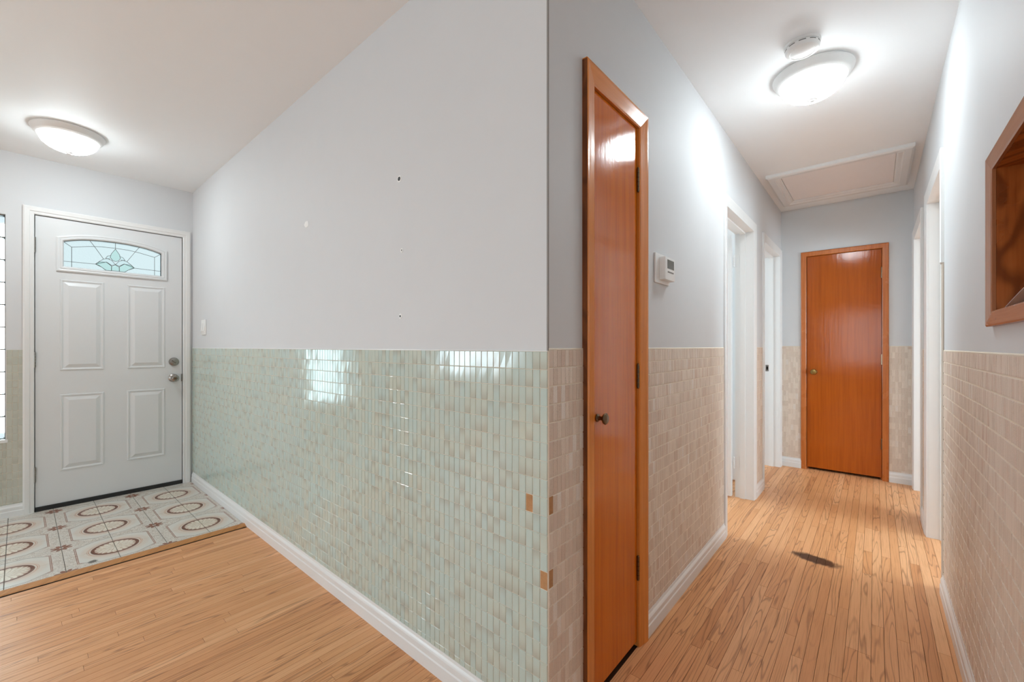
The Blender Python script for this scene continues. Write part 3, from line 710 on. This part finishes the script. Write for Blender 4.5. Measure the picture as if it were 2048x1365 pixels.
t = empty('smoke_detector', (-.236, 2.185, H), 'round white smoke detector on the ceiling before the hallway light', 'smoke detector')
mt = Matrix.Translation((-.236, 2.185, H)) @ Matrix.Rotation(math.pi, 4, 'X')
MB().lathe([(0, 0), (.066, 0), (.066, .010), (.064, .012)], mt, 40).build('base', M['plastic'], t, smooth=True)
bd = MB().lathe([(.060, .010), (.060, .014), (.063, .015), (.063, .026), (.058, .034), (.046, .038), (.044, .036), (.030, .040), (0, .042)], mt, 40).build('cover', M['plastic'], t, smooth=True)
for k in range(10):
    a = 2*math.pi*k/10; m_ = MB()
    for j in range(4):
        b0 = a+j*.1; b1 = b0+.1
        A = [mt @ Vector((r*math.cos(b0), r*math.sin(b0), h)) for r, h in ((.062, .017), (.0634, .017), (.0634, .020), (.062, .020))]
        B = [mt @ Vector((r*math.cos(b1), r*math.sin(b1), h)) for r, h in ((.062, .017), (.0634, .017), (.0634, .020), (.062, .020))]
        m_.sweep(A, B)
    m_.build('vent_slot', M['screen'], bd)

# attic hatch
t = empty('attic_hatch', (-.22, 4.1, H), 'white framed attic access hatch in the hallway ceiling', 'hatch')
hx0, hx1, hy0, hy1 = -.632, .196, 3.70, 4.55
HP = [(0, 0), (0, .022), (.012, .028), (.050, .028), (.056, .020), (.075, .014), (.085, .006), (.085, 0)]
def hp(c, ax, ay): return [(c[0]+ax*t_, c[1]+ay*t_, H-d) for t_, d in HP]
C4 = [(hx0, hy0, 1, 1), (hx1, hy0, -1, 1), (hx1, hy1, -1, -1), (hx0, hy1, 1, -1)]
for k in range(4):
    a, b = C4[k], C4[(k+1) % 4]
    MB().sweep(hp(a, a[2], a[3]), hp(b, b[2], b[3])).build('frame', M['white'], t)
MB().box(hx0+.088, hx1-.088, hy0+.088, hy1-.090, H-.004, H-.001).build('panel', M['hatch'], t)

# thermostat
t = empty('thermostat', (XL, 1.765, 1.40), 'white thermostat with grey display on the left hallway wall', 'thermostat')
MB().cbox(XL, XL+.009, 1.688, 1.842, 1.405, 1.528, .004).build('wall_plate', M['plastic'], t, smooth=True)
b1 = MB().cbox(XL+.008, XL+.036, 1.722, 1.832, 1.418, 1.514, .006).build('body', M['plastic'], t, smooth=True)
MB().box(XL+.0358, XL+.0368, 1.742, 1.815, 1.465, 1.502).build('display', M['screen'], b1)
for k in range(4): MB().cbox(XL+.0355, XL+.038, 1.746+.017*k, 1.758+.017*k, 1.448, 1.454, .001).build('button', M['mid_grey'], b1)

# switch
t = empty('light_switch', (-4.02, YG, 1.235), 'white double rocker light switch above the green tiles by the front door', 'switch')
MB().cbox(-4.082, -3.965, YG-.007, YG, 1.236, 1.354, .003).build('wall_plate', M['plastic'], t, smooth=True)
for k in (0, 1):
    a = -4.070+.048*k; m_ = MB()
    m_.sweep([(a, YG-.006, 1.262), (a, YG-.013, 1.264), (a, YG-.008, 1.328), (a, YG-.006, 1.328)], [(a+.036, YG-.006, 1.262), (a+.036, YG-.013, 1.264), (a+.036, YG-.008, 1.328), (a+.036, YG-.006, 1.328)])
    m_.build('rocker', M['plastic'], t)

# niche
t = empty('wall_niche', (XR, 1.48, 1.19), 'brown wooden telephone niche recessed in the right wall', 'niche')
NP = [(0, .007), (.004, .009), (.020, .0115), (.036, .0145), (.040, .012)]
casing(RIGHT, 1.272, 1.673, 1.610, .04, NP, M['niche_frame'], M['niche_frame_h'], t, closed=1.235)
dn = -.20
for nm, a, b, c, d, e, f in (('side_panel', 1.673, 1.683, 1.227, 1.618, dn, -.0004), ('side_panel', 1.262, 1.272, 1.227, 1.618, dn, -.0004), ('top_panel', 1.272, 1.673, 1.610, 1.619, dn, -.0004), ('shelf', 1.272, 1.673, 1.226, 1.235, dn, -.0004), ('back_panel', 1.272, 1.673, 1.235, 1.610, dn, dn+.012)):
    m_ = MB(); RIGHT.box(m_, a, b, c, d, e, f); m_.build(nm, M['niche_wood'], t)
# folded paper in the niche
m_ = MB(); A = []; B = []
for k in range(9):
    u = k/8; s_ = 1.668-.39*u; z_ = 1.2362+.062*u+.004*math.sin(math.pi*u)
    A.append(RIGHT(s_, z_, -.010)); B.append(RIGHT(s_, z_, -.15))
n = len(A); low = [q-Vector((0, 0, .0008)) for q in A]; lowb = [q-Vector((0, 0, .0008)) for q in B]
m_.sweep(A+list(reversed(low)), B+list(reversed(lowb)))
tag(m_.build('paper_sheet', M['patch'], origin=RIGHT(1.5, 1.236, -.09)), 'white sheet of card leaning inside the wooden niche', 'paper')

# wall anchors, patch and nail holes on the entry wall
def anchor(x, z, r, label, hole, grp='wall anchors left in the entry wall'):
    t_ = empty('wall_anchor', (x, YG, z), label, 'wall anchor', group=grp)
    mt_ = ENTRY.mat(x, z)
    MB().lathe([(0, 0), (r, 0), (r, .0008), (r*.8, .0016), (0, .0016)], mt_, 16).build('collar', M['plastic'], t_)
    MB().lathe([(0, .0015), (r*hole, .0015), (r*hole, .002), (0, .002)], mt_, 12).build('screw_hole', M['rubber'], t_)
anchor(-1.388, 1.787, .013, 'dark wall anchor hole, highest of the three above the green tiles', .62)
anchor(-1.372, 1.510, .009, 'small white wall anchor, middle of the three above the green tiles', .3)
anchor(-1.381, 1.258, .010, 'small wall anchor, lowest of the three above the green tiles', .45)
m_ = MB(); pts = [ENTRY(-2.196+.022*math.cos(2*math.pi*k/10)*(1+.3*math.sin(3*k)), 1.765+.017*math.sin(2*math.pi*k/10)*(1.2+.3*math.cos(5*k)), 0) for k in range(10)]
m_.sweep(pts, [q+Vector((0, -.0012, 0)) for q in pts])
tag(m_.build('spackle_patch', M['patch'], origin=(-2.196, YG, 1.765)), 'small white spackle patch on the grey wall over the green tiles', 'patch')

cy = sc.cycles
cy.use_light_tree = False; cy.max_bounces = 7; cy.diffuse_bounces = 5; cy.glossy_bounces = 2; cy.transmission_bounces = 6
cy.sample_clamp_indirect = 6.0; cy.caustics_reflective = False; cy.caustics_refractive = False
cy.use_denoising = True
